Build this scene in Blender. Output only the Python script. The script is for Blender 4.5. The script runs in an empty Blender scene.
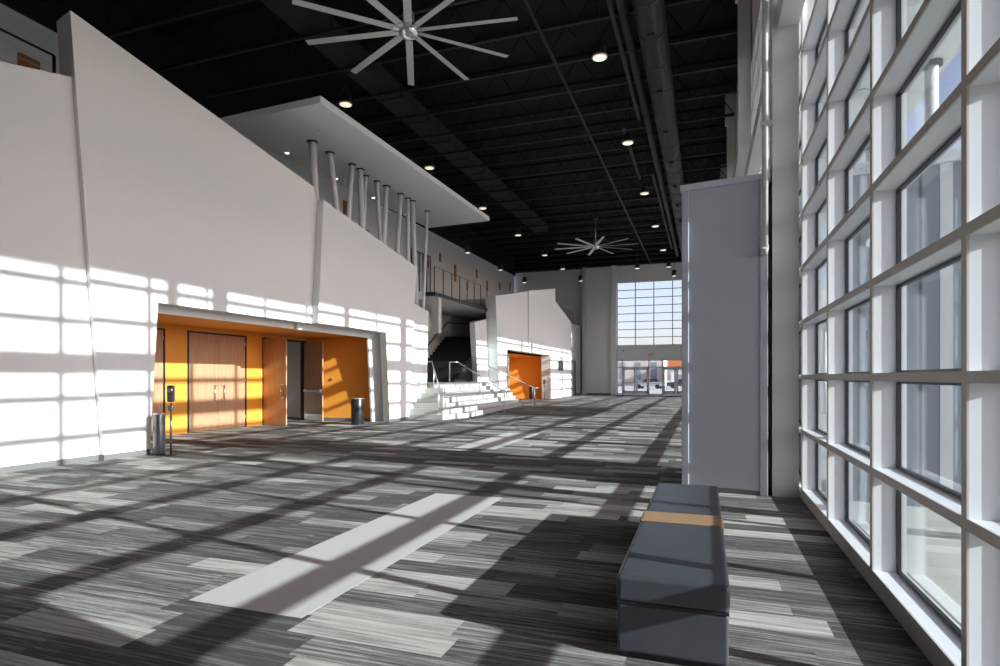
import bpy, bmesh, math, random
from mathutils import Vector, Matrix
random.seed(7)
SC = bpy.context.scene
COL = SC.collection
# ------------------------------------------------------------------ camera, world, sun, exposure
cam_d = bpy.data.cameras.new('camera'); cam = bpy.data.objects.new('camera', cam_d); COL.objects.link(cam)
cam.location = (0, 0, 1.5)
cam.rotation_euler = (math.radians(90), 0, math.atan2(.3282, .9446))
cam_d.sensor_width = 36; cam_d.lens = 590 / 1000 * 36; cam_d.shift_y = .044
cam_d.clip_start = .05; cam_d.clip_end = 1000
SC.camera = cam
SC.view_settings.view_transform = 'Standard'; SC.view_settings.look = 'None'
SC.view_settings.gamma = 1; SC.view_settings.use_curve_mapping = False
SC.view_settings.exposure = 0.0
AZ, TE = .187, .380                      # light travels (-1, AZ, -TE)
w = bpy.data.worlds.new('sky'); SC.world = w; w.use_nodes = True
wn = w.node_tree; wn.nodes.clear()
sky = wn.nodes.new('ShaderNodeTexSky'); sky.sky_type = 'NISHITA'; sky.sun_disc = False
sky.sun_elevation = math.atan(TE / math.hypot(1, AZ)); sky.sun_rotation = math.radians(90 + math.degrees(math.atan(AZ)))
sky.air_density = 1.0; sky.dust_density = 1.5; sky.ozone_density = 1.0
bg = wn.nodes.new('ShaderNodeBackground'); bg.inputs[1].default_value = .28
wo = wn.nodes.new('ShaderNodeOutputWorld')
hs = wn.nodes.new('ShaderNodeHueSaturation'); hs.inputs['Saturation'].default_value = .62
wn.links.new(sky.outputs[0], hs.inputs['Color']); tn = wn.nodes.new('ShaderNodeVectorMath'); tn.operation = 'MULTIPLY'; tn.inputs[1].default_value = (1.04, .96, 1.12)
wn.links.new(hs.outputs[0], tn.inputs[0]); wn.links.new(tn.outputs[0], bg.inputs[0]); wn.links.new(bg.outputs[0], wo.inputs[0])
sd = bpy.data.lights.new('sun', 'SUN'); sd.energy = 10.4; sd.angle = math.radians(.53); sd.color = (.90, .975, .985)
sun = bpy.data.objects.new('sun', sd); COL.objects.link(sun)
sun.rotation_euler = Vector((-1, AZ, -TE)).to_track_quat('-Z', 'Y').to_euler()
sun.location = (40, -8, 20)
cy = SC.cycles
cy.use_denoising = True; cy.max_bounces = 10; cy.diffuse_bounces = 6; cy.glossy_bounces = 4
cy.transparent_max_bounces = 24; cy.sample_clamp_indirect = 6; cy.caustics_reflective = False; cy.caustics_refractive = False

# ------------------------------------------------------------------ materials
def newmat(name):
    m = bpy.data.materials.new(name); m.use_nodes = True
    return m, m.node_tree, m.node_tree.nodes['Principled BSDF']
def mat(name, col, rough=.6, metal=0, noise=.04, scale=6, bump=0, spec=.5):
    m, nt, b = newmat(name)
    b.inputs['Roughness'].default_value = rough; b.inputs['Metallic'].default_value = metal
    b.inputs['Specular IOR Level'].default_value = spec
    tc = nt.nodes.new('ShaderNodeTexCoord'); nz = nt.nodes.new('ShaderNodeTexNoise')
    nz.inputs['Scale'].default_value = scale; nz.inputs['Detail'].default_value = 3
    nt.links.new(tc.outputs['Object'], nz.inputs['Vector'])
    mr = nt.nodes.new('ShaderNodeMapRange'); mr.inputs[3].default_value = 1 - noise; mr.inputs[4].default_value = 1 + noise
    nt.links.new(nz.outputs[0], mr.inputs[0])
    mx = nt.nodes.new('ShaderNodeVectorMath'); mx.operation = 'SCALE'; mx.inputs[0].default_value = col
    nt.links.new(mr.outputs[0], mx.inputs['Scale']); nt.links.new(mx.outputs[0], b.inputs['Base Color'])
    if bump:
        bp = nt.nodes.new('ShaderNodeBump'); bp.inputs['Strength'].default_value = bump; bp.inputs['Distance'].default_value = .01
        nt.links.new(nz.outputs[0], bp.inputs['Height']); nt.links.new(bp.outputs[0], b.inputs['Normal'])
    return m
def emis(name, col, st):
    m, nt, b = newmat(name)
    b.inputs['Base Color'].default_value = (*col, 1); b.inputs['Emission Color'].default_value = (*col, 1); b.inputs['Emission Strength'].default_value = st
    return m
M = {}
M['white'] = mat('white_wall_paint', (.82, .815, .81), .75, noise=.015)
M['offwhite'] = mat('offwhite_paint', (.66, .64, .615), .75, noise=.02)
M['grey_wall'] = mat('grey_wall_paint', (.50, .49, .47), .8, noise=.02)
M['black'] = mat('black_ceiling_paint', (.0014, .0014, .0014), .9, noise=.3)
M['joist'] = mat('black_steel_paint', (.013, .0127, .0123), .6, noise=.2)
M['duct'] = mat('dark_duct_paint', (.022, .022, .021), .6, noise=.12, scale=2)
M['orange'] = mat('orange_wall_paint', (.84, .35, .045), .6, noise=.03)
M['steel_white'] = mat('white_steel_paint', (.60, .58, .55), .45, noise=.04, scale=2)
M['mullion'] = mat('champagne_aluminium', (.50, .465, .435), .5, metal=.1, noise=.02)
M['reveal'] = mat('white_aluminium', (.72, .725, .745), .35, noise=.02)
M['gasket'] = mat('black_gasket', (.015, .016, .018), .4)
M['vest'] = mat('blue_grey_panel', (.46, .475, .52), .4, noise=.02)
M['chrome'] = mat('brushed_chrome', (.75, .75, .76), .18, metal=1)
M['rail'] = mat('stainless_steel', (.62, .61, .60), .32, metal=.7)
M['darkmetal'] = mat('dark_metal', (.035, .035, .04), .35, metal=.5)
M['pewter'] = mat('pewter_metal', (.13, .135, .15), .3, metal=.8)
M['leather'] = mat('charcoal_leather', (.056, .059, .070), .36, noise=.12, scale=5, bump=.25)
M['tan'] = mat('tan_leather', (.34, .20, .11), .5, noise=.08, scale=8)
M['stone'] = mat('pale_terrazzo', (.42, .41, .385), .55, noise=.12, scale=30)
M['darkstep'] = mat('black_stair_carpet', (.008, .008, .008), .9, noise=.2, scale=20)
M['fan'] = mat('satin_aluminium_blade', (.62, .61, .59), .4, metal=.15)
M['lampglow'] = emis('pendant_glow', (1, .86, .66), 1.0)
M['downglow'] = emis('downlight_glow', (1, .9, .72), 3.0)
M['red'] = emis('red_exit_letters', (.75, .03, .05), .5)
M['plaster'] = mat('sign_white', (.75, .74, .74), .5)
M['amber'] = mat('amber_wood_strip', (.42, .17, .04), .5)
M['outlet'] = mat('ivory_plastic', (.62, .55, .34), .5)
M['concrete'] = mat('pale_concrete', (.42, .41, .38), .85, noise=.12, scale=1.2)
M['facade'] = mat('grey_facade_panel', (.25, .27, .305), .6, noise=.05, scale=.6)
M['roof_orange'] = mat('orange_roof', (.60, .16, .04), .6)
M['brickish'] = mat('pale_brick', (.62, .52, .47), .8, noise=.1, scale=3)
M['carwhite'] = mat('white_car_paint', (.6, .61, .63), .3)
M['cardark'] = mat('dark_car_paint', (.05, .055, .07), .3)
M['base'] = mat('grey_rubber_base', (.16, .155, .15), .6)
M['screen'] = mat('dark_screen', (.03, .032, .035), .3)
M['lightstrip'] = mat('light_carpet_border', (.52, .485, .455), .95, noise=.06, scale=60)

def glassmat():
    m = bpy.data.materials.new('window_glass'); m.use_nodes = True; nt = m.node_tree; nt.nodes.clear()
    t = nt.nodes.new('ShaderNodeBsdfTransparent'); t.inputs[0].default_value = (.93, .955, .95, 1)
    g = nt.nodes.new('ShaderNodeBsdfGlossy'); g.inputs['Roughness'].default_value = .02; g.inputs[0].default_value = (.9, .95, 1, 1)
    f = nt.nodes.new('ShaderNodeFresnel')
    gm = nt.nodes.new('ShaderNodeNewGeometry'); mr = nt.nodes.new('ShaderNodeMapRange'); mr.inputs[3].default_value = 1.45; mr.inputs[4].default_value = 1 / 1.45
    nt.links.new(gm.outputs['Backfacing'], mr.inputs[0]); nt.links.new(mr.outputs[0], f.inputs[0])
    x = nt.nodes.new('ShaderNodeMixShader'); o = nt.nodes.new('ShaderNodeOutputMaterial')
    nt.links.new(f.outputs[0], x.inputs[0]); nt.links.new(t.outputs[0], x.inputs[1]); nt.links.new(g.outputs[0], x.inputs[2]); nt.links.new(x.outputs[0], o.inputs[0])
    return m
M['glass'] = glassmat()

def woodmat():
    m, nt, b = newmat('maple_veneer'); N, L = nt.nodes.new, nt.links.new
    tc = N('ShaderNodeTexCoord'); mp = N('ShaderNodeMapping'); mp.inputs['Scale'].default_value = (14, 14, .7)
    nz = N('ShaderNodeTexNoise'); nz.inputs['Scale'].default_value = 2.5; nz.inputs['Detail'].default_value = 5
    cr = N('ShaderNodeValToRGB'); cr.color_ramp.elements[0].color = (.42, .215, .115, 1); cr.color_ramp.elements[1].color = (.56, .33, .19, 1)
    cr.color_ramp.elements[0].position = .3; cr.color_ramp.elements[1].position = .7
    L(tc.outputs['Object'], mp.inputs[0]); L(mp.outputs[0], nz.inputs[0]); L(nz.outputs[0], cr.inputs[0]); L(cr.outputs[0], b.inputs['Base Color'])
    b.inputs['Roughness'].default_value = .45
    return m
M['wood'] = woodmat()

def carpetmat():
    m, nt, b = newmat('plank_carpet'); N, L = nt.nodes.new, nt.links.new
    def math_(op, a, c=None, d=None):
        n = N('ShaderNodeMath'); n.operation = op
        for i, v in enumerate((a, c, d)):
            if v is None: continue
            if isinstance(v, (int, float)): n.inputs[i].default_value = v
            else: L(v, n.inputs[i])
        return n.outputs[0]
    tc = N('ShaderNodeTexCoord'); sp = N('ShaderNodeSeparateXYZ'); L(tc.outputs['Object'], sp.inputs[0])
    X, Y = sp.outputs[0], sp.outputs[1]
    rowf = math_('MULTIPLY', Y, 1 / .24); row = math_('FLOOR', rowf)
    wr = N('ShaderNodeTexWhiteNoise'); wr.noise_dimensions = '1D'; L(row, wr.inputs['W'])
    xs = math_('ADD', X, math_('MULTIPLY', wr.outputs[0], 3.0)); col = math_('FLOOR', xs)
    cv = N('ShaderNodeCombineXYZ'); L(row, cv.inputs[0]); L(col, cv.inputs[1])
    wp = N('ShaderNodeTexWhiteNoise'); wp.noise_dimensions = '2D'; L(cv.outputs[0], wp.inputs['Vector'])
    v = wp.outputs['Value']
    # streaks run along the length of each plank
    cs = N('ShaderNodeCombineXYZ'); L(math_('MULTIPLY_ADD', X, .9, math_('MULTIPLY', v, 37.)), cs.inputs[0]); L(math_('MULTIPLY', Y, 26.), cs.inputs[1]); L(math_('MULTIPLY', v, 11.), cs.inputs[2])
    n1 = N('ShaderNodeTexNoise'); n1.inputs['Scale'].default_value = 1.6; n1.inputs['Detail'].default_value = 4; n1.inputs['Roughness'].default_value = .7; L(cs.outputs[0], n1.inputs['Vector'])
    cf = N('ShaderNodeCombineXYZ'); L(math_('MULTIPLY', X, 60.), cf.inputs[0]); L(math_('MULTIPLY', Y, 170.), cf.inputs[1])
    n2 = N('ShaderNodeTexNoise'); n2.inputs['Scale'].default_value = 1.; n2.inputs['Detail'].default_value = 1; L(cf.outputs[0], n2.inputs['Vector'])
    # plank lightness level: most mid grey, a third with pale streaks
    lv = N('ShaderNodeValToRGB'); lv.color_ramp.interpolation = 'CONSTANT'
    e = lv.color_ramp.elements; e[0].position = 0; e[0].color = (.0, .0, .0, 1); e[1].position = .36; e[1].color = (.14, .14, .14, 1)
    for p_, c_ in ((.58, .27), (.76, .42), (.88, .60)):
        q = e.new(p_); q.color = (c_, c_, c_, 1)
    L(v, lv.inputs[0])
    st = N('ShaderNodeMapRange'); st.inputs[1].default_value = .36; st.inputs[2].default_value = .62; L(n1.outputs[0], st.inputs[0])
    # weight toward pale = level + (streak-.5)*amount, sharpened
    a = math_('ADD', lv.outputs[0], math_('MULTIPLY', math_('SUBTRACT', st.outputs[0], .5), .58))
    a = math_('ADD', a, math_('MULTIPLY', math_('SUBTRACT', n2.outputs[0], .5), .28))
    cr = N('ShaderNodeValToRGB'); r = cr.color_ramp.elements
    r[0].position = 0; r[0].color = (.078, .073, .069, 1); r[1].position = 1; r[1].color = (.60, .56, .52, 1)
    q = r.new(.28); q.color = (.195, .182, .171, 1)
    q = r.new(.55); q.color = (.385, .357, .33, 1)
    L(a, cr.inputs[0]); L(cr.outputs[0], b.inputs['Base Color']); b.inputs['Roughness'].default_value = .95
    b.inputs['Specular IOR Level'].default_value = .15
    bp = N('ShaderNodeBump'); bp.inputs['Strength'].default_value = .3; bp.inputs['Distance'].default_value = .004; L(n2.outputs[0], bp.inputs['Height']); L(bp.outputs[0], b.inputs['Normal'])
    return m
M['carpet'] = carpetmat()

# ------------------------------------------------------------------ geometry helpers
class MB:
    def __init__(s): s.b = bmesh.new()
    def box(s, x0, x1, y0, y1, z0, z1):
        v = [s.b.verts.new((x, y, z)) for x in (x0, x1) for y in (y0, y1) for z in (z0, z1)]
        for f in ((0,1,3,2),(4,6,7,5),(0,4,5,1),(2,3,7,6),(0,2,6,4),(1,5,7,3)): s.b.faces.new([v[i] for i in f])
        return s
    def prism(s, pts, ext):                       # pts: ring of 3D points, ext: extrusion vector
        e = Vector(ext); a = [s.b.verts.new(p) for p in pts]; c = [s.b.verts.new(Vector(p) + e) for p in pts]
        n = len(pts); s.b.faces.new(a[::-1]); s.b.faces.new(c)
        for i in range(n): s.b.faces.new([a[i], a[(i+1) % n], c[(i+1) % n], c[i]])
        return s
    def yz(s, x0, x1, ring): return s.prism([(x0, y, z) for y, z in ring], (x1 - x0, 0, 0))
    def canted(s, x0, x1, ring, k=.27): return s.prism([(x1, y, z) for y, z in ring], (x0 - x1, (x1 - x0) * k, 0))   # ends cut at an angle
    def xy(s, z0, z1, ring): return s.prism([(x, y, z0) for x, y in ring], (0, 0, z1 - z0))
    def tube(s, p0, p1, r, r1=None, n=12, caps=True):
        p0, p1 = Vector(p0), Vector(p1); r1 = r if r1 is None else r1
        d = (p1 - p0); q = d.to_track_quat('Z', 'Y'); A, B = [], []
        for i in range(n):
            t = 2 * math.pi * i / n; u = Vector((math.cos(t), math.sin(t), 0))
            A.append(s.b.verts.new(p0 + q @ (u * r))); B.append(s.b.verts.new(p1 + q @ (u * r1)))
        for i in range(n):
            f = s.b.faces.new([A[i], A[(i+1) % n], B[(i+1) % n], B[i]]); f.smooth = n > 6
        if caps: s.b.faces.new(A[::-1]); s.b.faces.new(B)
        return s
    def path(s, pts, r, n=10):
        for a, c in zip(pts, pts[1:]): s.tube(a, c, r, n=n)
        for p in pts[1:-1]: s.ball(p, r * 1.02, n=n)
        return s
    def ball(s, c, r, n=12, sz=1):
        mt = Matrix.Translation(c) @ Matrix.Diagonal((r, r, r * sz, 1))
        for v in bmesh.ops.create_uvsphere(s.b, u_segments=n, v_segments=max(6, n // 2), radius=1, matrix=mt)['verts']:
            for f in v.link_faces: f.smooth = True
        return s
    def lathe(s, prof, c=(0, 0, 0), n=24):
        c = Vector(c); rings = []
        for r, z in prof:
            rings.append([s.b.verts.new(c + Vector((r * math.cos(2*math.pi*i/n), r * math.sin(2*math.pi*i/n), z))) for i in range(n)])
        for a, d in zip(rings, rings[1:]):
            for i in range(n):
                f = s.b.faces.new([a[i], a[(i+1) % n], d[(i+1) % n], d[i]]); f.smooth = True
        s.b.faces.new(rings[0][::-1]); s.b.faces.new(rings[-1])
        return s
    def make(s, name, m, parent=None, bevel=0, seg=2, loc=None):
        bmesh.ops.recalc_face_normals(s.b, faces=s.b.faces)
        me = bpy.data.meshes.new(name); s.b.to_mesh(me); s.b.free(); me.materials.append(M[m] if isinstance(m, str) else m)
        o = bpy.data.objects.new(name, me); COL.objects.link(o)
        if parent is not None: o.parent = parent
        if loc is not None: o.location = loc
        if bevel:
            bv = o.modifiers.new('bevel', 'BEVEL'); bv.width = bevel; bv.segments = seg; bv.limit_method = 'ANGLE'
            bv.harden_normals = False
        return o
def tag(o, label=None, cat=None, group=None, kind=None):
    for k, v in (('label', label), ('category', cat), ('group', group), ('kind', kind)):
        if v: o[k] = v
    return o
def empty(name, loc=(0, 0, 0), rz=0):
    o = bpy.data.objects.new(name, None); COL.objects.link(o); o.location = loc; o.rotation_euler[2] = rz; o.empty_display_size = .1
    return o
def struct(o, label, cat='wall'): return tag(o, label, cat, kind='structure')
def copy_tree(o, parent=None):
    c = o.copy(); COL.objects.link(c)
    if parent is not None: c.parent = parent
    for ch in list(o.children): copy_tree(ch, c)
    return c

# ------------------------------------------------------------------ setting: floor, ceiling, walls
FLOOR = struct(MB().box(-16.6, 1.3, -3, 50.5, -.2, 0).make('floor', 'carpet'), 'grey plank carpet floor with pale streaked planks', 'floor')
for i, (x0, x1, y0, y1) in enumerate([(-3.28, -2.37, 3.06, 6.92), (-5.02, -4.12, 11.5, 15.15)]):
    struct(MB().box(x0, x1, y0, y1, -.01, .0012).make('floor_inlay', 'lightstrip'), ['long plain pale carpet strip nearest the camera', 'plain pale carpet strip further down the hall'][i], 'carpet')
struct(MB().box(-16.6, 1.7, -3, 51, 12.3, 12.5).make('ceiling', 'black'), 'black painted roof deck over the hall', 'ceiling')
struct(MB().box(-16.6, -16.2, -3, 50.5, 0, 10.6).make('wall_back', 'white'), 'pale upper lounge wall far behind the balcony')
struct(MB().box(-16.7, -16.05, -3, 50.5, 10.6, 12.3).make('wall_back_top', 'black'), 'black band of wall under the roof deck')
struct(MB().box(-16.6, 1.7, -3.3, -3, 0, 12.3).make('wall_rear', 'white'), 'white wall behind the camera')
# near solid stretch of the window side
struct(MB().box(1.12, 1.5, -3, 1.62, 0, 12.3).make('wall_right', 'white'), 'white solid wall beside the camera before the glazing')
struct(MB().box(1.12, 1.5, 44.9, 51, 0, 12.3).make('wall_right_far', 'white'), 'white solid wall past the end of the glazing')
struct(MB().box(1.12, 1.5, 1.62, 44.9, 9.5, 12.3).make('wall_right_top', 'steel_white'), 'black fascia above the tall glazing')

# left wall: canted white planes
struct(MB().yz(-10.73, -10.33, [(-3, 0), (7.9, 0), (7.9, 2), (7.35, 6.72), (6.07, 6.39), (-3, 4.0)]).make('wall_left', 'white'), 'white left wall plane nearest the camera with rising top edge')
P1 = struct(MB().canted(-10.76, -10.2, [(7.68, 0), (8.60, 0), (8.79, 2.97), (13.66, 2.97), (13.83, 6.2), (13.70, 6.75), (7.08, 7.74)]).make('wall_left_tall', 'white'), 'tall white raked wall plane left of the timber doors')
struct(MB().canted(-10.2, -9.93, [(13.52, 2.97), (17.13, 2.97), (17.37, 0), (18.73, 0), (19.31, 5.51), (13.77, 6.38)]).make('wall_left_middle', 'white'), 'white raked wall plane right of the timber doors, under the leaning poles')
struct(MB().yz(-10.35, -10.1, [(18.5, 0), (20.45, 0), (20.65, 4.03), (19.0, 4.27), (18.5, 3.0)]).make('wall_left_end', 'white'), 'short white wall plane beside the left end of the steps')
# inner frame layer round the orange recess
struct(MB().yz(-10.70, -10.66, [(8.0, 2.82), (17.8, 2.82), (17.8, 3.1), (8.0, 3.1)]).yz(-10.61, -10.55, [(17.05, 2.80), (17.3, 0), (18.4, 0), (18.4, 2.97), (13.45, 2.97), (13.45, 2.80)]).make('trim_1', 'white'), 'white inner frame round the orange door recess', 'trim')
struct(MB().yz(-10.66, -10.21, [(13.7, 2.975), (18.48, 2.975), (18.48, 3.08), (13.7, 3.08)]).make('trim_2', 'white'), 'white ledge over the orange door recess', 'trim')
struct(MB().box(-13.6, -10.77, 7.6, 18.5, 3.1, 3.25).make('ceiling_ledge', 'grey_wall'), 'ledge above the door recess', 'ceiling')
# recess 1
def door_wall(y0, y1, openings, name, label):
    b = MB(); y = y0
    for a, c in openings:
        b.box(-13.35, -13.12, y, a, 0, 2.87); b.box(-13.35, -13.12, a, c, 2.74, 2.87); y = c
    b.box(-13.35, -13.12, y, y1, 0, 2.87)
    return struct(b.make(name, 'orange'), label)
door_wall(7.8, 17.3, [(9.35, 11.5), (12.2, 14.35), (15.04, 17.19)], 'wall_recess', 'orange back wall of the recess holding the timber doors')
struct(MB().xy(0, 2.87, [(-13.12, 17.22), (-10.62, 17.46), (-10.62, 17.62), (-13.12, 17.5)]).make('wall_recess_end', 'orange'), 'orange end wall of the door recess catching slanted sunlight')
struct(MB().box(-13.12, -10.72, 7.8, 7.95, 0, 2.87).make('wall_recess_start', 'orange'), 'orange near end wall of the door recess')
struct(MB().box(-13.35, -10.68, 7.8, 17.6, 2.87, 3.0).make('ceiling_recess', 'orange'), 'orange soffit over the door recess', 'ceiling')
# dark room behind the open doors
struct(MB().box(-15.9, -13.6, 14.6, 14.75, 0, 2.8).box(-15.9, -15.75, 14.6, 18.4, 0, 2.8).box(-15.9, -13.4, 18.3, 18.45, 0, 2.8).box(-15.9, -13.36, 14.6, 18.45, 2.8, 2.95).make('wall_room', 'offwhite'), 'pale wall of the room behind the open doors')
for yy in (9.35, 11.5, 12.2, 14.35, 15.04, 17.19): pass
# baseboards
struct(MB().box(-10.33, -10.315, -3, 7.72, 0, .10).make('baseboard_left', 'base'), 'grey rubber baseboard on the nearest left wall', 'baseboard')
struct(MB().box(-10.2, -10.185, 7.665, 8.60, 0, .10).box(-10.33, -10.19, 7.665, 7.68, 0, .10).make('baseboard_left_tall', 'base'), 'grey rubber baseboard on the tall raked wall', 'baseboard')
struct(MB().box(-9.93, -9.915, 17.38, 18.72, 0, .10).make('baseboard_left_middle', 'base'), 'grey rubber baseboard right of the door recess', 'baseboard')
struct(MB().xy(0, .1, [(-13.1, 17.205), (-10.63, 17.44), (-10.63, 17.455), (-13.1, 17.22)]).make('baseboard_recess', 'base'), 'dark baseboard of the orange end wall', 'baseboard')

# second white volume with its orange recess
struct(MB().canted(-10.8, -10.5, [(27.1, 0), (29, 0), (29, 4.6), (26.5, 4.15)]).make('wall_mid_low', 'white'), 'low leaning white wall plane at the right of the dark stair')
struct(MB().canted(-10.5, -9.9, [(28.5, 0), (29.5, 0), (29.65, 2.97), (33.5, 2.97), (33.5, 6.56), (27.82, 5.57)]).make('wall_mid_near', 'white'), 'white wall plane rising left of the seam above the far orange recess')
struct(MB().yz(-10.5, -9.88, [(33.62, 2.97), (38.8, 2.97), (39.0, 0), (45.4, 0), (45.4, 5.78), (40.2, 6.81), (40.2, 7.68), (33.62, 6.62)]).make('wall_mid_far', 'white'), 'white wall plane with stepped top right of the far seam')
struct(MB().yz(-10.6, -10.5, [(30, 2.87), (40, 2.87), (40, 3.1), (30, 3.1)]).yz(-10.6, -10.5, [(39.15, 0), (40, 0), (40, 2.87), (39.0, 2.87)]).make('trim_3', 'white'), 'white inner frame round the far orange recess', 'trim')
struct(MB().box(-13.2, -13.05, 29.6, 39.5, 0, 2.87).box(-13.2, -10.55, 29.5, 29.65, 0, 2.87).make('wall_far_recess', 'orange'), 'orange back wall of the far recess')
struct(MB().xy(0, 2.87, [(-13.05, 39.1), (-10.6, 39.3), (-10.6, 39.5), (-13.05, 39.4)]).make('wall_far_recess_end', 'orange'), 'orange end wall of the far recess')
struct(MB().box(-13.2, -10.5, 29.5, 39.5, 2.87, 3.0).make('ceiling_far_recess', 'orange'), 'orange soffit of the far recess', 'ceiling')
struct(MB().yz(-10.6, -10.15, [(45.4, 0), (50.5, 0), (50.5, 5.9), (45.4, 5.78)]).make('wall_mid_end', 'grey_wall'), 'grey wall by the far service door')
d3 = empty('door_3', (-10.15, 46.9, 0)); struct(d3, 'grey service door at the far end of the left side', 'door')
MB().box(0, .03, -1.05, 1.05, 0, 2.75).make('door_leaf', 'base', d3); MB().box(0, .07, -1.2, -1.05, 0, 2.85).box(0, .07, 1.05, 1.2, 0, 2.85).box(0, .07, -1.05, 1.05, 2.75, 2.85).make('door_frame', 'darkmetal', d3)
struct(MB().box(-10.15, -10.13, 48.15, 50.4, 0, .12).make('baseboard_mid', 'base'), 'dark baseboard at far left', 'baseboard')

# upper floor and balcony
struct(MB().box(-16.2, -10.9, -3, 13.4, 5.8, 6.05).make('floor_upper', 'grey_wall'), 'upper lounge floor behind the nearest wall plane', 'floor')
struct(MB().box(-16.2, -10.9, 13.4, 22.0, 4.65, 4.95).make('floor_upper_middle', 'grey_wall'), 'upper lounge floor behind the leaning poles', 'floor')
struct(MB().box(-16.2, -10.47, 22.0, 31, 4.83, 4.95).make('floor_balcony', 'grey_wall'), 'balcony slab over the dark stair', 'floor')
struct(MB().box(-10.47, -10.42, 21.95, 28.4, 4.83, 4.98).box(-10.9, -10.42, 21.9, 21.99, 4.83, 4.98).make('trim_4', 'darkmetal'), 'dark steel edge of the balcony slab', 'trim')
struct(MB().box(-16.2, -10.6, 31, 50.5, 5.6, 5.9).make('floor_upper_far', 'grey_wall'), 'upper floor behind the far white volume', 'floor')
struct(MB().box(-10.82, -10.5, 22.4, 22.7, 3.35, 4.83).make('wall_pier', 'offwhite'), 'pale pier under the corner of the balcony')
struct(MB().box(-13.35, -13.1, 20.6, 33, 1.26, 4.83).make('wall_stair', 'offwhite'), 'pale wall beside the dark stair')
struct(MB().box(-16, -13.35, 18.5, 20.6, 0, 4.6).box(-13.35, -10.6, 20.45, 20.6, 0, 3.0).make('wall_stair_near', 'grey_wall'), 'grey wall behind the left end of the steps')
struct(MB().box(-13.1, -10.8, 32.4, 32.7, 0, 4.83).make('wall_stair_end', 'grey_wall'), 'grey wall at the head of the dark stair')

# far wall with big window and entrance doors
b = MB(); b.box(-16.6, -9.9, 50.9, 51.2, 0, 10.9); b.box(-9.9, -7.05, 50.5, 51, 0, 10.9)
b.box(-7.05, .5, 50.5, 51, 9.5, 10.9); b.box(-7.05, .5, 50.5, 51, 2.95, 4.18); b.box(.5, 1.7, 50.5, 51, 0, 10.9)
struct(b.make('wall_far', 'white'), 'pale far end wall of the hall')
struct(MB().box(-16.6, 1.1, 49.9, 51, 10.9, 12.3).make('wall_far_top', 'black'), 'black bulkhead above the far end wall')
struct(MB().box(-9.95, -9.6, 50.2, 50.5, 0, 10.9).make('trim_5', 'offwhite'), 'pale pilaster left on the far wall', 'trim')
struct(MB().box(-7.5, -7.05, 50.15, 50.5, 0, 10.9).make('trim_6', 'white'), 'white pilaster beside the far window', 'trim')
struct(MB().box(-9.6, -7.5, 50.48, 50.5, 0, .12).make('baseboard_far', 'base'), 'dark baseboard on the far wall', 'baseboard')

def grid_window(name, x0, x1, z0, z1, nx, nz, y, label, w=.06):
    e = empty(name, (x0, y, z0)); struct(e, label, 'window')
    W, Hh = x1 - x0, z1 - z0; b = MB()
    for i in range(nx + 1): b.box(W*i/nx - w/2, W*i/nx + w/2, -.05, .1, 0, Hh)
    for i in range(nz + 1): b.box(0, W, -.04, .09, Hh*i/nz - w*.4, Hh*i/nz + w*.4)
    b.make('window_frame', 'pewter', e); MB().box(0, W, .03, .04, 0, Hh).make('window_pane', 'glass', e)
    return e
grid_window('window_40', -7.05, .5, 4.18, 9.5, 5, 8, 50.7, 'tall gridded window high in the far end wall')
# entrance storefront
e = empty('door_4', (-7.05, 50.65, 0)); struct(e, 'white framed glass entrance doors under the far window', 'door')
b = MB()
xs = [0.0, .45, 2.62, 3.72, 5.9, 7.55]
for x in xs: b.box(x - .05, x + .05, -.06, .08, 0, 2.95)
for z in (.06, 2.32, 2.91): b.box(0, 7.55, -.06, .08, z - .05, z + .05)
for z in (.75, 1.5): b.box(0, .45, -.05, .06, z - .03, z + .03)
b.box(2.62, 3.72, -.05, .06, .95, 1.03)
b.make('storefront_frame', 'reveal', e); MB().box(0, 7.55, .0, .012, .05, 2.9).make('glass_pane', 'glass', e)
for (a, c) in ((.5, 1.52), (1.56, 2.57), (3.77, 4.79), (4.83, 5.85), (5.95, 7.5)):
    lf = MB(); s_ = .13
    lf.box(a, a + s_, -.04, .05, .12, 2.26).box(c - s_, c, -.04, .05, .12, 2.26).box(a, c, -.04, .05, .12, .34).box(a, c, -.04, .05, 2.1, 2.26)
    l = lf.make('door_leaf', 'reveal', e); MB().box(a + .1, c - .1, -.12, -.07, .98, 1.04).make('push_bar', 'pewter', l)

# ------------------------------------------------------------------ right glazing: one window object per bay
def make_bay():
    e = empty('window_1', (0, 0, 0)); b = MB(); W = 1.6
    b.box(1.12, 1.13, -.03, .03, 0, 9.5)
    zs = [.16 + .67 * k for k in range(15)]
    b.box(1.12, 1.13, .03, W - .03, 0.0, .13)
    for z in zs[1:]: b.box(1.12, 1.13, .03, W - .03, z - .0275, z + .0275)
    e1 = b.make('window_frame', 'mullion', e)
    r = MB(); r.box(1.13, 1.33, -.028, .028, 0, 9.5)
    r.box(1.13, 1.33, .028, W - .028, .02, .125)
    for z in zs[1:]: r.box(1.13, 1.33, .028, W - .028, z - .025, z + .025)
    r.make('window_reveal', 'reveal', e)
    g = MB()
    for k in range(14):
        z0, z1 = zs[k] + (.03 if k else -.03), zs[k+1] - .03
        y0, y1 = .029, W - .029; t = .016
        g.box(1.268, 1.295, y0, y0 + t, z0, z1).box(1.268, 1.295, y1 - t, y1, z0, z1).box(1.268, 1.295, y0, y1, z0, z0 + t).box(1.268, 1.295, y0, y1, z1 - t, z1)
    g.make('gasket', 'gasket', e)
    p = MB()
    for k in range(14): p.box(1.28, 1.286, .04, W - .04, zs[k] - .02, zs[k+1] - .04)
    p.make('window_pane', 'glass', e)
    return e
bay = make_bay()
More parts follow.
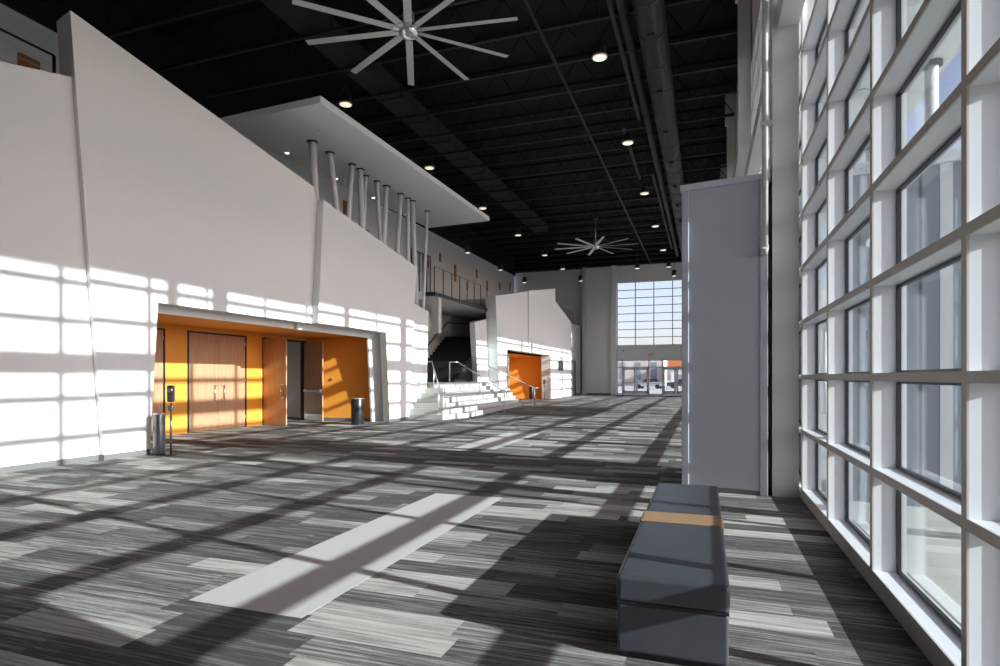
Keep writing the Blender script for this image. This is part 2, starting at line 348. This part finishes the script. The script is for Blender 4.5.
for i in range(27):
    o = bay if i == 0 else copy_tree(bay)
    o.name = 'window_%d' % (i + 1); o.location = (0, 1.65 + 1.6 * i, 0)
    struct(o, 'tall glazed bay of stacked panes, %s counted from the camera' % (['first', 'second', 'third', 'fourth', 'fifth', 'sixth', 'seventh', 'eighth', 'ninth', 'tenth'] + ['%dth' % q for q in range(11, 40)])[i], 'window')
# beam that runs across the glazing and its roof columns
struct(MB().box(.86, 1.10, 1.7, 44.8, 5.88, 6.18).make('trim_7', 'steel_white'), 'white steel girt running along the glazing', 'trim')
for i, y in enumerate((8.13, 16.13, 24.13, 32.13, 40.13)):
    b = MB(); x0, x1 = .80, 1.10
    b.box(x0, x1, y, y + .03, 0, 12.3).box(x0, x1, y + .32, y + .35, 0, 12.3).box(x0 + .01, x1 - .01, y + .03, y + .32, 0, 12.3)
    c = b.make('steel_column', 'steel_white')
    MB().box(x0 - .06, x1, y - .02, y + .37, 11.2, 12.3).make('bracket', 'steel_white', c)
    struct(c, 'white steel column standing inside the glazing, ' + ['nearest, beside the grey enclosure', 'second from the camera', 'third from the camera', 'fourth from the camera', 'last before the far wall'][i], 'column')

# grey enclosure next to the near column
v = empty('entrance_enclosure', (-.28, 8.27, 0), math.radians(-9.5)); struct(v, 'tall blue grey box enclosure standing beside the white column', 'enclosure'); v.name = 'wall_enclosure'
MB().box(0, 1.03, 0, 1.5, 0.06, 3.98).make('panel', 'vest', v)
MB().box(-.012, .075, -.018, .0, 0, 3.98).box(.955, 1.04, -.018, .0, 0, 3.98).box(-.012, 0, -.018, .08, 0, 3.98).make('corner_trim', 'vest', v, bevel=.003)
MB().box(-.03, 1.06, -.035, 1.53, 3.98, 4.06).make('cap', 'vest', v, bevel=.004)
MB().box(-.005, 1.035, -.008, 1.5, 0, .06).make('kick_plate', 'base', v)
o = MB().box(-.04, .04, -.008, 0, -.06, .06).make('wall_outlet', 'outlet', bevel=.003, loc=(.355, 8.2, .46)); tag(o, 'ivory power outlet low on the blue grey enclosure', 'outlet')
for z in (.012, -.042): MB().box(-.016, .016, -.011, -.007, z, z + .03).make('socket', 'grey_wall', o)
p = MB().tube((.70, 7.96, 3.12), (.70, 7.96, 12.3), .036, n=14).tube((.70, 7.96, 3.12), (.70, 8.08, 3.06), .045, n=14).make('drain_pipe', 'grey_wall')
tag(p, 'white vertical pipe dropping behind the top of the grey enclosure', 'pipe')
for z in (4.6, 7.5): MB().box(.65, .79, 7.92, 8.0, z, z + .05).make('pipe_clamp', 'rail', p)

# ------------------------------------------------------------------ ceiling steel and ducts
def make_joist():
    j = empty('roof_joist', (0, 0, 0))
    MB().box(-16, 1.0, -.05, .05, 10.98, 11.06).make('bottom_chord', 'joist', j)
    MB().box(-16, 1.0, -.05, .05, 12.1, 12.2).make('top_chord', 'black', j)
    b = MB(); n = 12; st = 17.0 / n
    for i in range(n):
        x = -16 + i * st
        b.tube((x, 0, 11.05), (x + st/2, 0, 12.12), .018, n=5).tube((x + st/2, 0, 12.12), (x + st, 0, 11.05), .018, n=5)
    b.make('web', 'black', j)
    return j
J = make_joist()
for i in range(25):
    o = J if i == 0 else copy_tree(J); o.location = (0, 4.6 + 1.84 * i, 0)
    tag(o, 'black open web steel joist spanning the hall under the roof deck', 'joist', 'roof joists across the hall')
def duct(name, p0, p1, r, label, hang=True):
    d = MB().tube(p0, p1, r, n=28).make(name, 'duct'); tag(d, label, 'duct'); L_ = p1[1] - p0[1]
    for k in range(1, int(L_ / 1.5)):
        y = p0[1] + k * 1.5; MB().tube((p0[0], y - .03, p0[2]), (p0[0], y + .03, p0[2]), r + .012, n=28).make('seam_band', 'duct', d)
    for k in range(int(L_ / 6)):
        y = p0[1] + 1 + k * 6; MB().tube((p0[0] - r, y, p0[2]), (p0[0] - r, y, 12.3), .012, n=6).make('hanger_rod', 'joist', d); MB().tube((p0[0] + r, y, p0[2]), (p0[0] + r, y, 12.3), .012, n=6).make('hanger_rod', 'joist', d)
    return d
D1 = duct('round_duct', (-1.28, 2, 10.45), (-1.28, 49, 10.45), .36, 'large round dark duct running the length of the hall near the glazing')
for k in range(14):
    y = 6 + 3.1 * k
    MB().box(-1.36, -1.20, y - .16, y + .16, 10.02, 10.09).box(-1.31, -1.25, y - .04, y + .04, 10.05, 10.12).make('air_nozzle', 'joist', D1)
duct('round_duct', (-1.98, 2, 10.85), (-1.98, 47, 10.85), .13, 'thin round dark duct beside the large round duct')
d = MB().box(-10.75, -9.85, 3, 38, 11.12, 11.55).make('rectangular_duct', 'duct'); tag(d, 'flat rectangular dark duct threaded through the roof joists at left', 'duct')
for k in range(17): MB().box(-10.78, -9.82, 4 + k*2, 4.06 + k*2, 11.09, 11.58).make('flange', 'joist', d)
p = MB().tube((-4.25, 3, 10.93), (-4.25, 50, 10.93), .05, n=8).make('sprinkler_pipe', 'joist'); tag(p, 'thin dark sprinkler pipe running under the joists between the fans', 'pipe')
for k in range(12): MB().tube((-4.25, 6 + 3.6*k, 10.93), (-4.25, 6 + 3.6*k, 10.8), .02, n=6).make('sprinkler_head', 'duct', p)
for i, (x, y0, y1) in enumerate([(-2.22, 10.5, 21.5), (-2.85, 22, 28), (-2.24, 27.5, 44)]):
    t = MB().box(x - .03, x + .03, y0, y1, 10.66, 10.71).box(x - .05, x - .03, y0, y1, 10.65, 10.75).box(x + .03, x + .05, y0, y1, 10.65, 10.75).make('cable_channel', 'duct')
    tag(t, ['slim cable channel nearest the camera hanging beside the thin duct', 'short slim cable channel midway along the ceiling', 'long slim cable channel toward the far wall'][i], 'channel')
    for yy in (y0 + .5, y1 - .5): MB().tube((x, yy, 10.7), (x, yy, 12.3), .01, n=5).make('hanger_rod', 'joist', t)

# ------------------------------------------------------------------ ceiling fans
def make_fan():
    e = empty('ceiling_fan', (0, 0, 0))
    MB().lathe([(.05, -.16), (.15, -.13), (.22, -.05), (.24, .02), (.20, .07), (.10, .10)]).make('hub', 'chrome', e)
    MB().lathe([(.25, .03), (.27, .04), (.27, .09), (.12, .12)]).make('hub_collar', 'darkmetal', e)
    MB().tube((0, 0, .1), (0, 0, 1.75), .035).make('downrod', 'rail', e)
    MB().lathe([(.10, .1), (.13, .2), (.13, .42), (.06, .48)]).make('motor', 'rail', e)
    MB().box(-.12, .12, -.12, .12, 1.66, 1.78).make('mount_plate', 'darkmetal', e)
    for k in range(10):
        b = MB(); n = 7; top, bot = [], []
        a = math.radians(36 * k)
        R = Matrix.Rotation(a, 4, 'Z') @ Matrix.Rotation(math.radians(8), 4, 'X')
        prof = [(-.085, 0), (-.05, .014), (0, .02), (.05, .014), (.085, 0), (.04, -.004), (-.04, -.004)]
        b.prism([R @ Vector((.24, y, z + .02)) for y, z in prof], R.to_3x3() @ Vector((2.25, 0, 0)))
        bl = b.make('blade', 'fan', e)
        R2 = R; q = MB(); q.prism([R2 @ Vector((.18, y, z)) for y, z in [(-.05, .0), (.05, .0), (.05, .016), (-.05, .016)]], R.to_3x3() @ Vector((.16, 0, 0))); q.make('blade_bracket', 'rail', bl)
    return e
f1 = make_fan(); f1.location = (-6.33, 11.92, 9.3); f1.rotation_euler[2] = math.radians(-27.5)
tag(f1, 'large ten bladed silver ceiling fan nearest the camera', 'fan', 'ceiling fans')
f2 = copy_tree(f1); f2.location = (-6.2, 35.3, 9.3); f2.rotation_euler[2] = math.radians(2); tag(f2, 'ten bladed silver ceiling fan further down the hall', 'fan', 'ceiling fans')

# ------------------------------------------------------------------ pendants
def make_pendant():
    e = empty('pendant_light', (0, 0, 0))
    MB().lathe([(.05, .34), (.12, .32), (.15, .24), (.165, .05), (.165, .035)]).make('housing', 'darkmetal', e)
    MB().lathe([(.165, .036), (.19, .03), (.19, -.0), (.17, -.012)]).make('lens_ring', 'rail', e)
    MB().lathe([(.165, -.004), (.165, -.014), (.08, -.03), (.02, -.033)]).make('lens', 'lampglow', e)
    b = MB().tube((0, 0, .34), (0, 0, 2.98), .008, n=6)
    for k in range(3):
        a = k * 2.09; b.tube((.11*math.cos(a), .11*math.sin(a), .3), (0, 0, .6), .006, n=5)
    b.make('cord', 'darkmetal', e)
    return e
pl = make_pendant(); k = 0
ordn = ['nearest', 'second', 'third', 'fourth', 'fifth', 'sixth', 'seventh']
for row, (x, ys) in enumerate([(-2.44, [14.46, 20.05, 25.8, 31.6, 37.7, 43.6]), (-9.75, [14.55, 20.0, 25.6, 31.1, 36.8, 41.9]), (-4.6, [43.4])]):
    for j, y in enumerate(ys):
        o = pl if k == 0 else copy_tree(pl); k += 1; o.location = (x, y, 9.33)
        nm = ['row right of the fans', 'row left of the fans by the balcony', 'row in front of the far wall'][row]
        tag(o, 'round glowing pendant light, %s in the %s' % (ordn[j], nm), 'light', 'glowing pendant lights')
def make_cyl():
    e = empty('cylinder_pendant', (0, 0, 0))
    MB().lathe([(.05, .42), (.16, .42), (.17, .40), (.17, .02), (.16, 0)]).make('housing', 'darkmetal', e)
    MB().lathe([(.14, 0), (.14, -.012)]).make('lens', 'lampglow', e)
    MB().tube((0, 0, .42), (0, 0, 3.36), .01, n=6).make('stem', 'darkmetal', e)
    return e
cp = make_cyl()
for i, (x, y, z) in enumerate([(-13.45, 32.8, 8.95), (-13.45, 38.8, 8.95), (-13.45, 44.6, 8.95), (-9.1, 45.3, 8.95), (-2.15, 45.3, 8.95)]):
    o = cp if i == 0 else copy_tree(cp); o.location = (x, y, z)
    tag(o, 'black cylinder pendant light ' + ['nearest over the upper lounge', 'second over the upper lounge', 'third over the upper lounge', 'before the left part of the far wall', 'in front of the far window'][i], 'light', 'black cylinder pendants')

# ------------------------------------------------------------------ floating canopy slab with leaning poles
S = MB().xy(8.2, 8.38, [(-8.87, 12.18), (-8.74, 23.79), (-11.75, 24.0), (-12.2, 12.35)]).make('canopy_slab', 'white', bevel=.01)
tag(S, 'white floating canopy slab above the left wall carried on leaning poles', 'canopy')
for (x, y) in [(-11.81, 14.58), (-11.77, 17.0), (-11.72, 19.29), (-11.6, 21.68)]:
    q = MB().lathe([(.055, 0), (.055, -.015), (.04, -.015)], n=20).make('downlight', 'downglow', loc=(x, y, 8.2)); q.parent = S
for (x, y) in [(-9.9, 13.5), (-9.4, 16.5), (-9.5, 20), (-9.3, 22.5)]:
    q = MB().lathe([(.03, 0), (.03, -.02), (.02, -.02)], n=12).make('sprinkler_cap', 'rail', loc=(x, y, 8.2)); q.parent = S
PC = [(-10.3,13.77,14.11,.105),(-10.33,14.62,15.46,.09),(-10.25,15.65,15.2,.075),(-10.25,16.1,16.25,.09),(-10.42,16.68,16.39,.07),(-10.36,17.28,17.72,.07),(-10.3,17.81,17.44,.085),(-10.27,18.74,18.29,.085),(-10.27,19.29,19.27,.075),(-10.27,19.64,19.95,.09),(-10.34,21.02,20.66,.065)]
pn = ['first', 'second', 'third', 'fourth', 'fifth', 'sixth', 'seventh', 'eighth', 'ninth', 'tenth', 'last']
for i, (x, yt, yb, r) in enumerate(PC):
    q = 1.0245; x *= q; yt *= q; yb *= q; x = min(x, -10.47) - .0
    zb = 3.26 if yb < 18 else 3.05
    zt = 8.2; slope = (yb - yt) / (zt - 4.2); yb2 = yt + slope * (zt - zb)
    xb = x
    if i == 10: zb = 2.8; yb2 = yt + slope*(zt-zb)
    c = MB().tube((xb, yb2, zb), (x, yt, zt), r, n=16).make('leaning_pole', 'reveal')
    tag(c, 'pale round pole leaning up to the canopy slab, %s from the camera' % pn[i], 'pole', 'leaning poles under the canopy slab')
    MB().lathe([(r + .05, 0), (r + .05, -.02), (r, -.03)], c=(x, yt, 8.2), n=20).make('top_collar', 'darkmetal', c)

# ------------------------------------------------------------------ accents on the upper wall, railings
def onx(px, py, X=-16.19):
    k = (px - 500) / 590; m = (377 - py) / 590; t = X / (-.3282 + k * .9446); return t * (.9446 + k * .3282), 1.5 + t * m
AC = [(-16.19, 20.38, 7.6, .16, .70), (-16.19, 30.0, 7.8, .13, .62)]
acc = [(345,208,14,.30),(427.7,261,13,.22),(440,257.5,9,.25),(455,273,17,.34),(467,286,8,.25),(476.5,274,9,.25),(487,286,10,.3),(499.6,286,7,.28),(510,286.6,9,.28),(367,232,4,.25)]
names = ['behind the second leaning pole', 'behind the last leaning pole', 'short one right of the last pole', 'tallest, above the balcony rail', 'low one by the middle of the balcony rail', 'short upper one mid wall', 'one over the right end of the balcony rail', 'short one left of the far corner', 'one nearest the far corner', 'small one low behind the fourth pole']
for i, (px, py, h, wd) in enumerate(acc):
    y, z = onx(px, py); d = (.9446 * y + .3282 * 16.19); hh = h * d / 590
    a = MB().box(0, .05, -wd/2, wd/2, -hh/2, hh/2).make('wall_light_strip', 'amber', loc=(-16.2, round(y, 2), round(z, 2)), bevel=.008)
    MB().box(.05, .06, -wd/2 + .05, -wd/2 + .07, -hh/2 + .05, hh/2 - .05).make('edge_strip', 'darkmetal', a)
    tag(a, 'upright amber strip on the upper wall, ' + names[i], 'wall panel', 'amber strips on the upper wall')
a = MB().box(0, .06, -.25, .25, -.3, .3).make('wall_picture', 'amber', loc=(-16.2, 10.2, 9.3), bevel=.01); tag(a, 'amber wall panel behind the cable rail at top left', 'wall panel')
MB().box(.06, .07, -.2, .2, -.25, .25).make('panel_face', 'amber', a)

def railing(x, y0, y1, z0, z1, n, h, label, posts=True, mt='darkmetal', cables=6, rr=.022):
    e = empty('cable_railing', (x, y0, z0)); tag(e, label, 'railing'); L_ = y1 - y0; dz = z1 - z0
    MB().tube((0, 0, h), (0, L_, h + dz), rr, n=8).make('top_rail', mt, e)
    for i in range(n):
        t = i / (n - 1); MB().box(-.012, .012, L_*t - .025, L_*t + .025, dz*t, dz*t + h).make('post', mt, e)
    b = MB()
    for k in range(cables):
        z = h * (k + 1) / (cables + 1); b.tube((0, 0, z), (0, L_, z + dz), .005, n=5)
    b.make('cable', 'rail', e)
    return e
railing(-10.85, 1.0, 7.25, 6.05, 6.05, 5, 1.12, 'cable railing on the upper floor at the top left')
railing(-10.5, 22.0, 28.2, 4.97, 4.97, 8, 1.07, 'balcony railing with thin dark posts over the dark stair', rr=.01)
railing(-10.72, 40.9, 50.0, 5.9, 5.9, 9, 1.07, 'railing on the upper floor behind the stepped white wall')
r = railing(-10.66, 13.9, 13.9, 4.97, 4.97, 2, 1.0, 'x') if False else None
# glazed screen at the near end of the balcony
g = empty('glass_screen', (-11.6, 23.0, 4.96)); tag(g, 'glazed screen with upright frames on the balcony behind the last poles', 'screen')
b = MB()
for k in range(6): b.box(-.02, .02, -.9 + k*.36 - .02, -.9 + k*.36 + .02, 0, 1.9)
b.box(-.02, .02, -.92, .92, 1.86, 1.92); b.make('frame', 'pewter', g); MB().box(-.005, .005, -.9, .9, .02, 1.86).make('pane', 'glass', g)

# ------------------------------------------------------------------ pale steps with handrails
def step_ring(k):
    t = k * .30; xb = -10.09
    return [(xb, 18.78 + t), (-8.64 - t * .45, 18.78 + t), (-8.22 - t, 20.1 + t * .5), (-9.0 - t * .5, 29.3), (-9.84, 29.3), (-9.84, 28.4), (xb, 28.4)]
st = empty('entrance_steps', (-9.2, 24, 0)); st.name = 'floor_steps'; struct(st, 'pale terrazzo steps rising to the dark stair', 'steps')
for k in range(6):
    if -9.0 - k*.3*.55 < -9.84: pass
    ring = [(x + 9.2, y - 24) for x, y in step_ring(k)]
    MB().xy(.18 * k, .18 * (k + 1), ring).make('step', 'stone', st, bevel=.008)
struct(MB().box(-13.1, -10.09, 20.62, 28.45, .9, 1.26).box(-10.09, -9.97, 20.9, 28.4, 1.08, 1.26).make('floor_landing', 'stone'), 'pale landing at the top of the steps', 'floor')
# dark stair
b = MB()
for k in range(14): b.box(-13.09, -10.85, 24.9 + .29*k, 29.3, 1.26 + .17*k, 1.26 + .17*(k+1))
ds = struct(b.make('floor_stair', 'darkstep'), 'black carpeted stair rising under the balcony', 'stairs')
def handrail(pts, posts, label, m='rail', r=.024):
    o = MB().path(pts, r).make('handrail', m); tag(o, label, 'handrail')
    for (x, y, z0, z1) in posts: MB().tube((x, y, z0), (x, y, z1), .02, n=10).lathe([(.045, 0), (.045, .012)], c=(x, y, z0), n=14).make('post', m, o)
    return o
handrail([(-10.25, 20.95, 2.1), (-10.0, 20.75, 2.1), (-8.95, 19.1, 1.2), (-8.95, 19.1, .05)], [(-9.72, 20.32, .9, 1.87), (-8.95, 19.1, 0.18, 1.2)], 'steel handrail at the left end of the pale steps')
handrail([(-10.35, 23.2, 1.3), (-10.35, 23.2, 2.14), (-10.0, 23.27, 2.14), (-8.2, 23.9, .93), (-8.0, 23.95, .93)], [(-8.12, 23.93, 0, .93), (-9.1, 23.58, .72, 1.5)], 'steel handrail with a looped end in the middle of the pale steps')
handrail([(-10.35, 26.2, 2.1), (-10.0, 26.6, 2.1), (-8.3, 29.35, .93), (-8.15, 29.55, .93)], [(-8.3, 29.35, 0, .93), (-9.3, 27.75, .54, 1.56)], 'steel handrail at the right end of the pale steps')
h = MB().path([(-13.0, 24.2, 2.2), (-13.0, 25.0, 2.25), (-13.0, 28.9, 4.4), (-12.4, 29.6, 4.4), (-10.9, 29.9, 4.4)], .03).make('handrail', 'darkmetal'); tag(h, 'dark handrail climbing the wall beside the black stair', 'handrail')
h = MB()
for (y, z) in ((25.2, 2.3), (27, 3.3), (28.7, 4.25)): h.tube((-13.1, y, z - .05), (-13.0, y, z), .012, n=6)
h2 = h.make('bracket', 'darkmetal', bpy.data.objects['handrail.003'])

# ------------------------------------------------------------------ timber doors
def leaf(e, w_, handle=None, bar=False, name='door_leaf'):
    pass
def make_leaf(parent, loc, rz, w_, side, bar):
    l = MB().box(0, w_, -.022, .022, .012, 2.70).make('door_leaf', 'wood', parent, bevel=.003); l.location = loc; l.rotation_euler[2] = rz
    if bar:
        MB().box(.06, w_ - .04, -.10, -.06, 1.0, 1.05).box(.06, .12, -.10, -.02, .98, 1.07).box(w_ - .12, w_ - .03, -.10, -.02, .97, 1.08).make('push_bar', 'rail', l)
        MB().box(.02, w_ - .02, -.026, -.022, .03, .24).make('kick_plate', 'rail', l)
    x = w_ - .09
    s = 1 if side > 0 else -1
    MB().path([(x, s*.022, .86), (x, s*.07, .86), (x - .08, s*.07, .86), (x - .08, s*.07, 1.26), (x, s*.07, 1.26), (x, s*.022, 1.26)], .014, n=8).make('pull_handle', 'chrome', l)
    for z in (.25, 1.35, 2.45): MB().tube((0.0, s*.026, z), (0.0, s*.026, z + .1), .01, n=8).make('hinge', 'rail', l)
    return l
def door_unit(n, y0, y1, label, a0=0, a1=0):
    e = empty('door_%d' % n, (-13.12, (y0 + y1) / 2, 0)); struct(e, label, 'door'); hw = (y1 - y0) / 2
    MB().box(-.2, .02, -hw, -hw + .045, 0, 2.74).box(-.2, .02, hw - .045, hw, 0, 2.74).box(-.2, .02, -hw, hw, 2.70, 2.745).make('door_frame', 'gasket', e)
    lw = hw - .05
    # leaf local +x along door width; front face is toward +X of the world
    make_leaf(e, (-.02, -hw + .047, 0), math.radians(90 - a0), lw, -1, False)
    make_leaf(e, (-.02, hw - .047, 0), math.radians(-90 + a1), lw, 1, a1 > 0)
    return e
door_unit(1, 12.2, 14.35, 'closed pair of timber doors with chrome pulls in the orange recess')
door_unit(2, 15.04, 17.19, 'pair of timber doors standing open in the orange recess', 98, 72)
door_unit(5, 9.35, 11.5, 'closed pair of timber doors at the left edge of the orange recess')
t = MB().box(-.04, .04, -.015, 0, -.05, .05).make('wall_reader', 'rail', loc=(-12.15, 17.3, 1.42), bevel=.006); t.rotation_euler[2] = math.atan2(.24, 2.4); tag(t, 'small metal button plate on the orange end wall', 'switch')
MB().box(-.02, .02, -.022, -.015, -.02, .02).make('button', 'darkmetal', t)

# bins and dispensers
def bin_(loc, r, h, label, m='darkmetal'):
    e = MB().lathe([(r*.96, 0), (r, .02), (r, h - .03), (r*.97, h - .02)], n=28).make('trash_bin', m, loc=loc); tag(e, label, 'bin')
    MB().lathe([(r*.98, h - .02), (r*1.02, h - .015), (r*1.02, h), (r*.7, h + .005), (r*.6, h - .06)], n=28).make('rim', 'rail', e)
    MB().lathe([(r*1.01, 0), (r*1.02, .03), (r*.98, .035)], n=28).make('foot_ring', 'gasket', e)
    return e
bin_((-10.35, 16.1, 0), .2, .83, 'round dark metal bin at the right of the open timber doors')
bin_((-9.93, 8.58, 0), .105, .80, 'slim pewter cylinder ash bin beside the dispenser stand', 'pewter')
bin_((-11.15, 38.6, 0), .16, .85, 'round dark bin in front of the far orange recess')
def dispenser(loc, label, rz):
    e = empty('sanitizer_stand', loc, rz); tag(e, label, 'dispenser')
    MB().lathe([(.11, 0), (.11, .012), (.03, .02)], n=28).make('base_plate', 'darkmetal', e)
    MB().tube((0, 0, .015), (0, 0, 1.0), .02).make('pole', 'pewter', e)
    d = MB().box(-.065, .065, -.06, .05, 1.02, 1.34).make('dispenser_body', 'darkmetal', e, bevel=.03, seg=3)
    MB().lathe([(.05, 0), (.045, .02), (.02, .03)], c=(0, -.0, 0), n=16).make('nozzle', 'pewter', d, loc=(0, -.065, 1.24)).rotation_euler[0] = math.radians(90)
    MB().box(-.05, .05, -.09, .04, .86, .95).make('drip_tray', 'pewter', e, bevel=.015)
    return e
dispenser((-9.70, 8.64, 0), 'black hand sanitizer dispenser on a pole at the left edge of the orange recess', math.radians(40))
dispenser((-10.2, 38.45, 0), 'hand sanitizer dispenser on a pole beside the far orange recess', math.radians(40))
t = MB().box(0, .07, -.65, .65, -.35, .35).make('wall_screen', 'screen', loc=(-9.86, 41.7, 2.3), bevel=.01); tag(t, 'dark flat screen hung on the far white wall', 'screen')
MB().path([(.03, -.15, .35), (.03, -.15, .62), (.03, .25, .62), (.03, .25, .35)], .02, n=6).make('hanging_bracket', 'darkmetal', t)

# exit sign over the far doors
t = MB().box(-.22, .22, -.05, 0, -.13, .13).make('exit_sign', 'plaster', loc=(-4.25, 50.45, 3.35), bevel=.008); tag(t, 'white exit sign with red letters over the far entrance doors', 'sign')
def text(s_, size, parent, loc, rot, m):
    cu = bpy.data.curves.new('lettering', 'FONT'); cu.body = s_; cu.size = size; cu.align_x = 'CENTER'; cu.align_y = 'CENTER'; cu.extrude = .003
    tmp = bpy.data.objects.new('tmp', cu); me = bpy.data.meshes.new_from_object(tmp); bpy.data.objects.remove(tmp)
    o = bpy.data.objects.new('lettering', me); COL.objects.link(o); o.parent = parent; o.location = loc; o.rotation_euler = rot; me.materials.clear(); me.materials.append(M[m]); return o
text('EXIT', .22, t, (0, -.055, 0), (math.radians(90), 0, 0), 'red')
y_, z_ = onx(474.7, 280.5)
t = MB().box(0, .06, -.3, .3, -.13, .13).make('exit_sign', 'plaster', loc=(-16.2, y_, z_), bevel=.008); tag(t, 'exit sign with red letters on the upper lounge wall', 'sign')
text('EXIT', .22, t, (.065, 0, 0), (math.radians(90), 0, math.radians(90)), 'red')
t = MB().box(-.06, .06, -.09, 0, -.05, .05).make('security_camera', 'darkmetal', loc=(-6.5, 50.46, 3.72), bevel=.02); tag(t, 'small dark camera on the wall left of the exit sign', 'camera')
MB().tube((0, -.09, 0), (0, -.12, 0), .03).make('camera_lens', 'gasket', t)

# ------------------------------------------------------------------ bench
B = empty('bench', (-.165, 4.64, 0)); tag(B, 'long charcoal leather bench with a tan band in the right foreground', 'bench')
hx, hy = .285, 1.46
MB().box(-hx + .03, hx - .03, -hy + .03, hy - .03, 0, .05).make('plinth', 'gasket', B)
MB().box(-hx + .006, hx - .006, -hy + .006, hy - .006, .035, .295).make('base', 'leather', B, bevel=.016, seg=3)
c = MB().box(-hx, hx, -hy, hy, .302, .445).make('cushion', 'leather', B, bevel=.026, seg=4)
MB().box(-hx + .004, hx - .004, -hy + .004, hy - .004, .294, .306).make('piping', 'gasket', c)
MB().box(-hx - .007, hx + .007, -.20, .12, .31, .452).make('strap', 'tan', B, bevel=.02, seg=4)

# ------------------------------------------------------------------ outside
tag(MB().box(-200, 250, -200, 300, -.5, -.2).make('ground', 'concrete'), 'pale paved ground outside the building', 'ground', kind='structure')
tag(MB().box(1.5, 14, -10, 70, -.2, -.03).make('pavement', 'concrete'), 'pale concrete pavement outside the glazing', 'pavement', kind='structure')
cn = MB().box(1.5, 5.9, -8, 44, 9.5, 9.9).make('roof_overhang', 'white'); tag(cn, 'white roof overhang outside the glazing', 'canopy')
for k in range(10):
    q = MB().lathe([(.16, 0), (.16, -.05), (.12, -.05)], n=20).make('downlight', 'rail', loc=(4.15, -1.0 + 4.2 * k + 3.1, 9.5)); q.parent = cn
for i, y in enumerate((-5.4, .4, 6.2, 12.0, 17.8, 23.6, 29.4, 35.2, 41)):
    c = MB().tube((5.45, y, -.03), (5.45, y, 9.5), .15, n=24).make('exterior_column', 'reveal')
    MB().lathe([(.24, 9.4), (.24, 9.5)], c=(0, 0, 0), n=24).make('capital', 'darkmetal', c, loc=(5.45, y, 0))
    tag(c, 'slender white round column outside the glazing under the roof overhang', 'column', 'columns under the roof overhang')
ev = empty('exterior_vestibule', (1.5, 8.36, 0), math.radians(-10)); tag(ev, 'low grey panelled block outside the glazing, filling most lower panes', 'building')
MB().box(.03, 3.2, 0, 1.5, -.03, 3.98).make('wall', 'facade', ev)
MB().box(.02, 3.26, -.06, 1.56, 3.98, 4.12).make('roof', 'reveal', ev)
for k in range(5): MB().box(.28 + .62*k, .31 + .62*k, -.012, 0, 0, 3.98).make('panel_joint', 'gasket', ev)
for x in (1.1,): MB().box(x, x + .12, -.02, 0, 0, 3.98).make('corner_trim', 'reveal', ev)
ec = MB().box(1.5, 5.0, 20.2, 27.8, 3.45, 4.2).make('entrance_canopy', 'white')
for y in (20.5, 27.5): MB().tube((4.7, y, -.03), (4.7, y, 3.45), .07).make('post', 'reveal', ec)
tag(ec, 'flat white entrance canopy outside the glazing further down', 'canopy')
# beyond the far doors
def block(loc, sx, sy, h, m, label, roof=None, n=5):
    e = empty('distant_building', loc); tag(e, label, 'building')
    MB().box(-sx/2, sx/2, -sy/2, sy/2, -.3, h).make('wall', m, e)
    MB().box(-sx/2 - .4, sx/2 + .4, -sy/2 - .5, sy/2 + .5, h, h + (1.1 if roof else .4)).make('roof', roof or 'white', e)
    for k in range(n): MB().box(-sx/2 + sx*(k + .25)/n, -sx/2 + sx*(k + .6)/n, -sy/2 - .04, -sy/2, 1.0, h*.6).make('window', 'facade', e)
block((-16, 130, 0), 16, 12, 7.5, 'brickish', 'low brick shop building seen through the left entrance doors')
block((2.6, 118, 0), 17, 12, 3.4, 'offwhite', 'low pale building with an orange roof seen through the entrance doors', 'roof_orange')
def car(loc, rz, m, label):
    e = empty('parked_car', loc, rz); tag(e, label, 'car')
    MB().yz(-.85, .85, [(-2.2, .35), (2.2, .35), (2.25, .75), (1.6, .95), (-1.9, .98), (-2.25, .8)]).make('body', m, e, bevel=.08, seg=3)
    MB().yz(-.72, .72, [(-1.7, .95), (1.0, .93), (.4, 1.42), (-1.2, 1.45)]).make('cabin', 'gasket', e, bevel=.06, seg=3)
    for x in (-.8, .8):
        for y in (-1.35, 1.35): MB().tube((x - .1, y, .33), (x + .1, y, .33), .33, n=20).make('wheel', 'gasket', e)
car((-7.6, 88, -.2), math.radians(80), 'carwhite', 'white car parked outside the entrance doors')
car((-3.2, 92, -.2), math.radians(95), 'cardark', 'dark car parked outside the entrance doors')
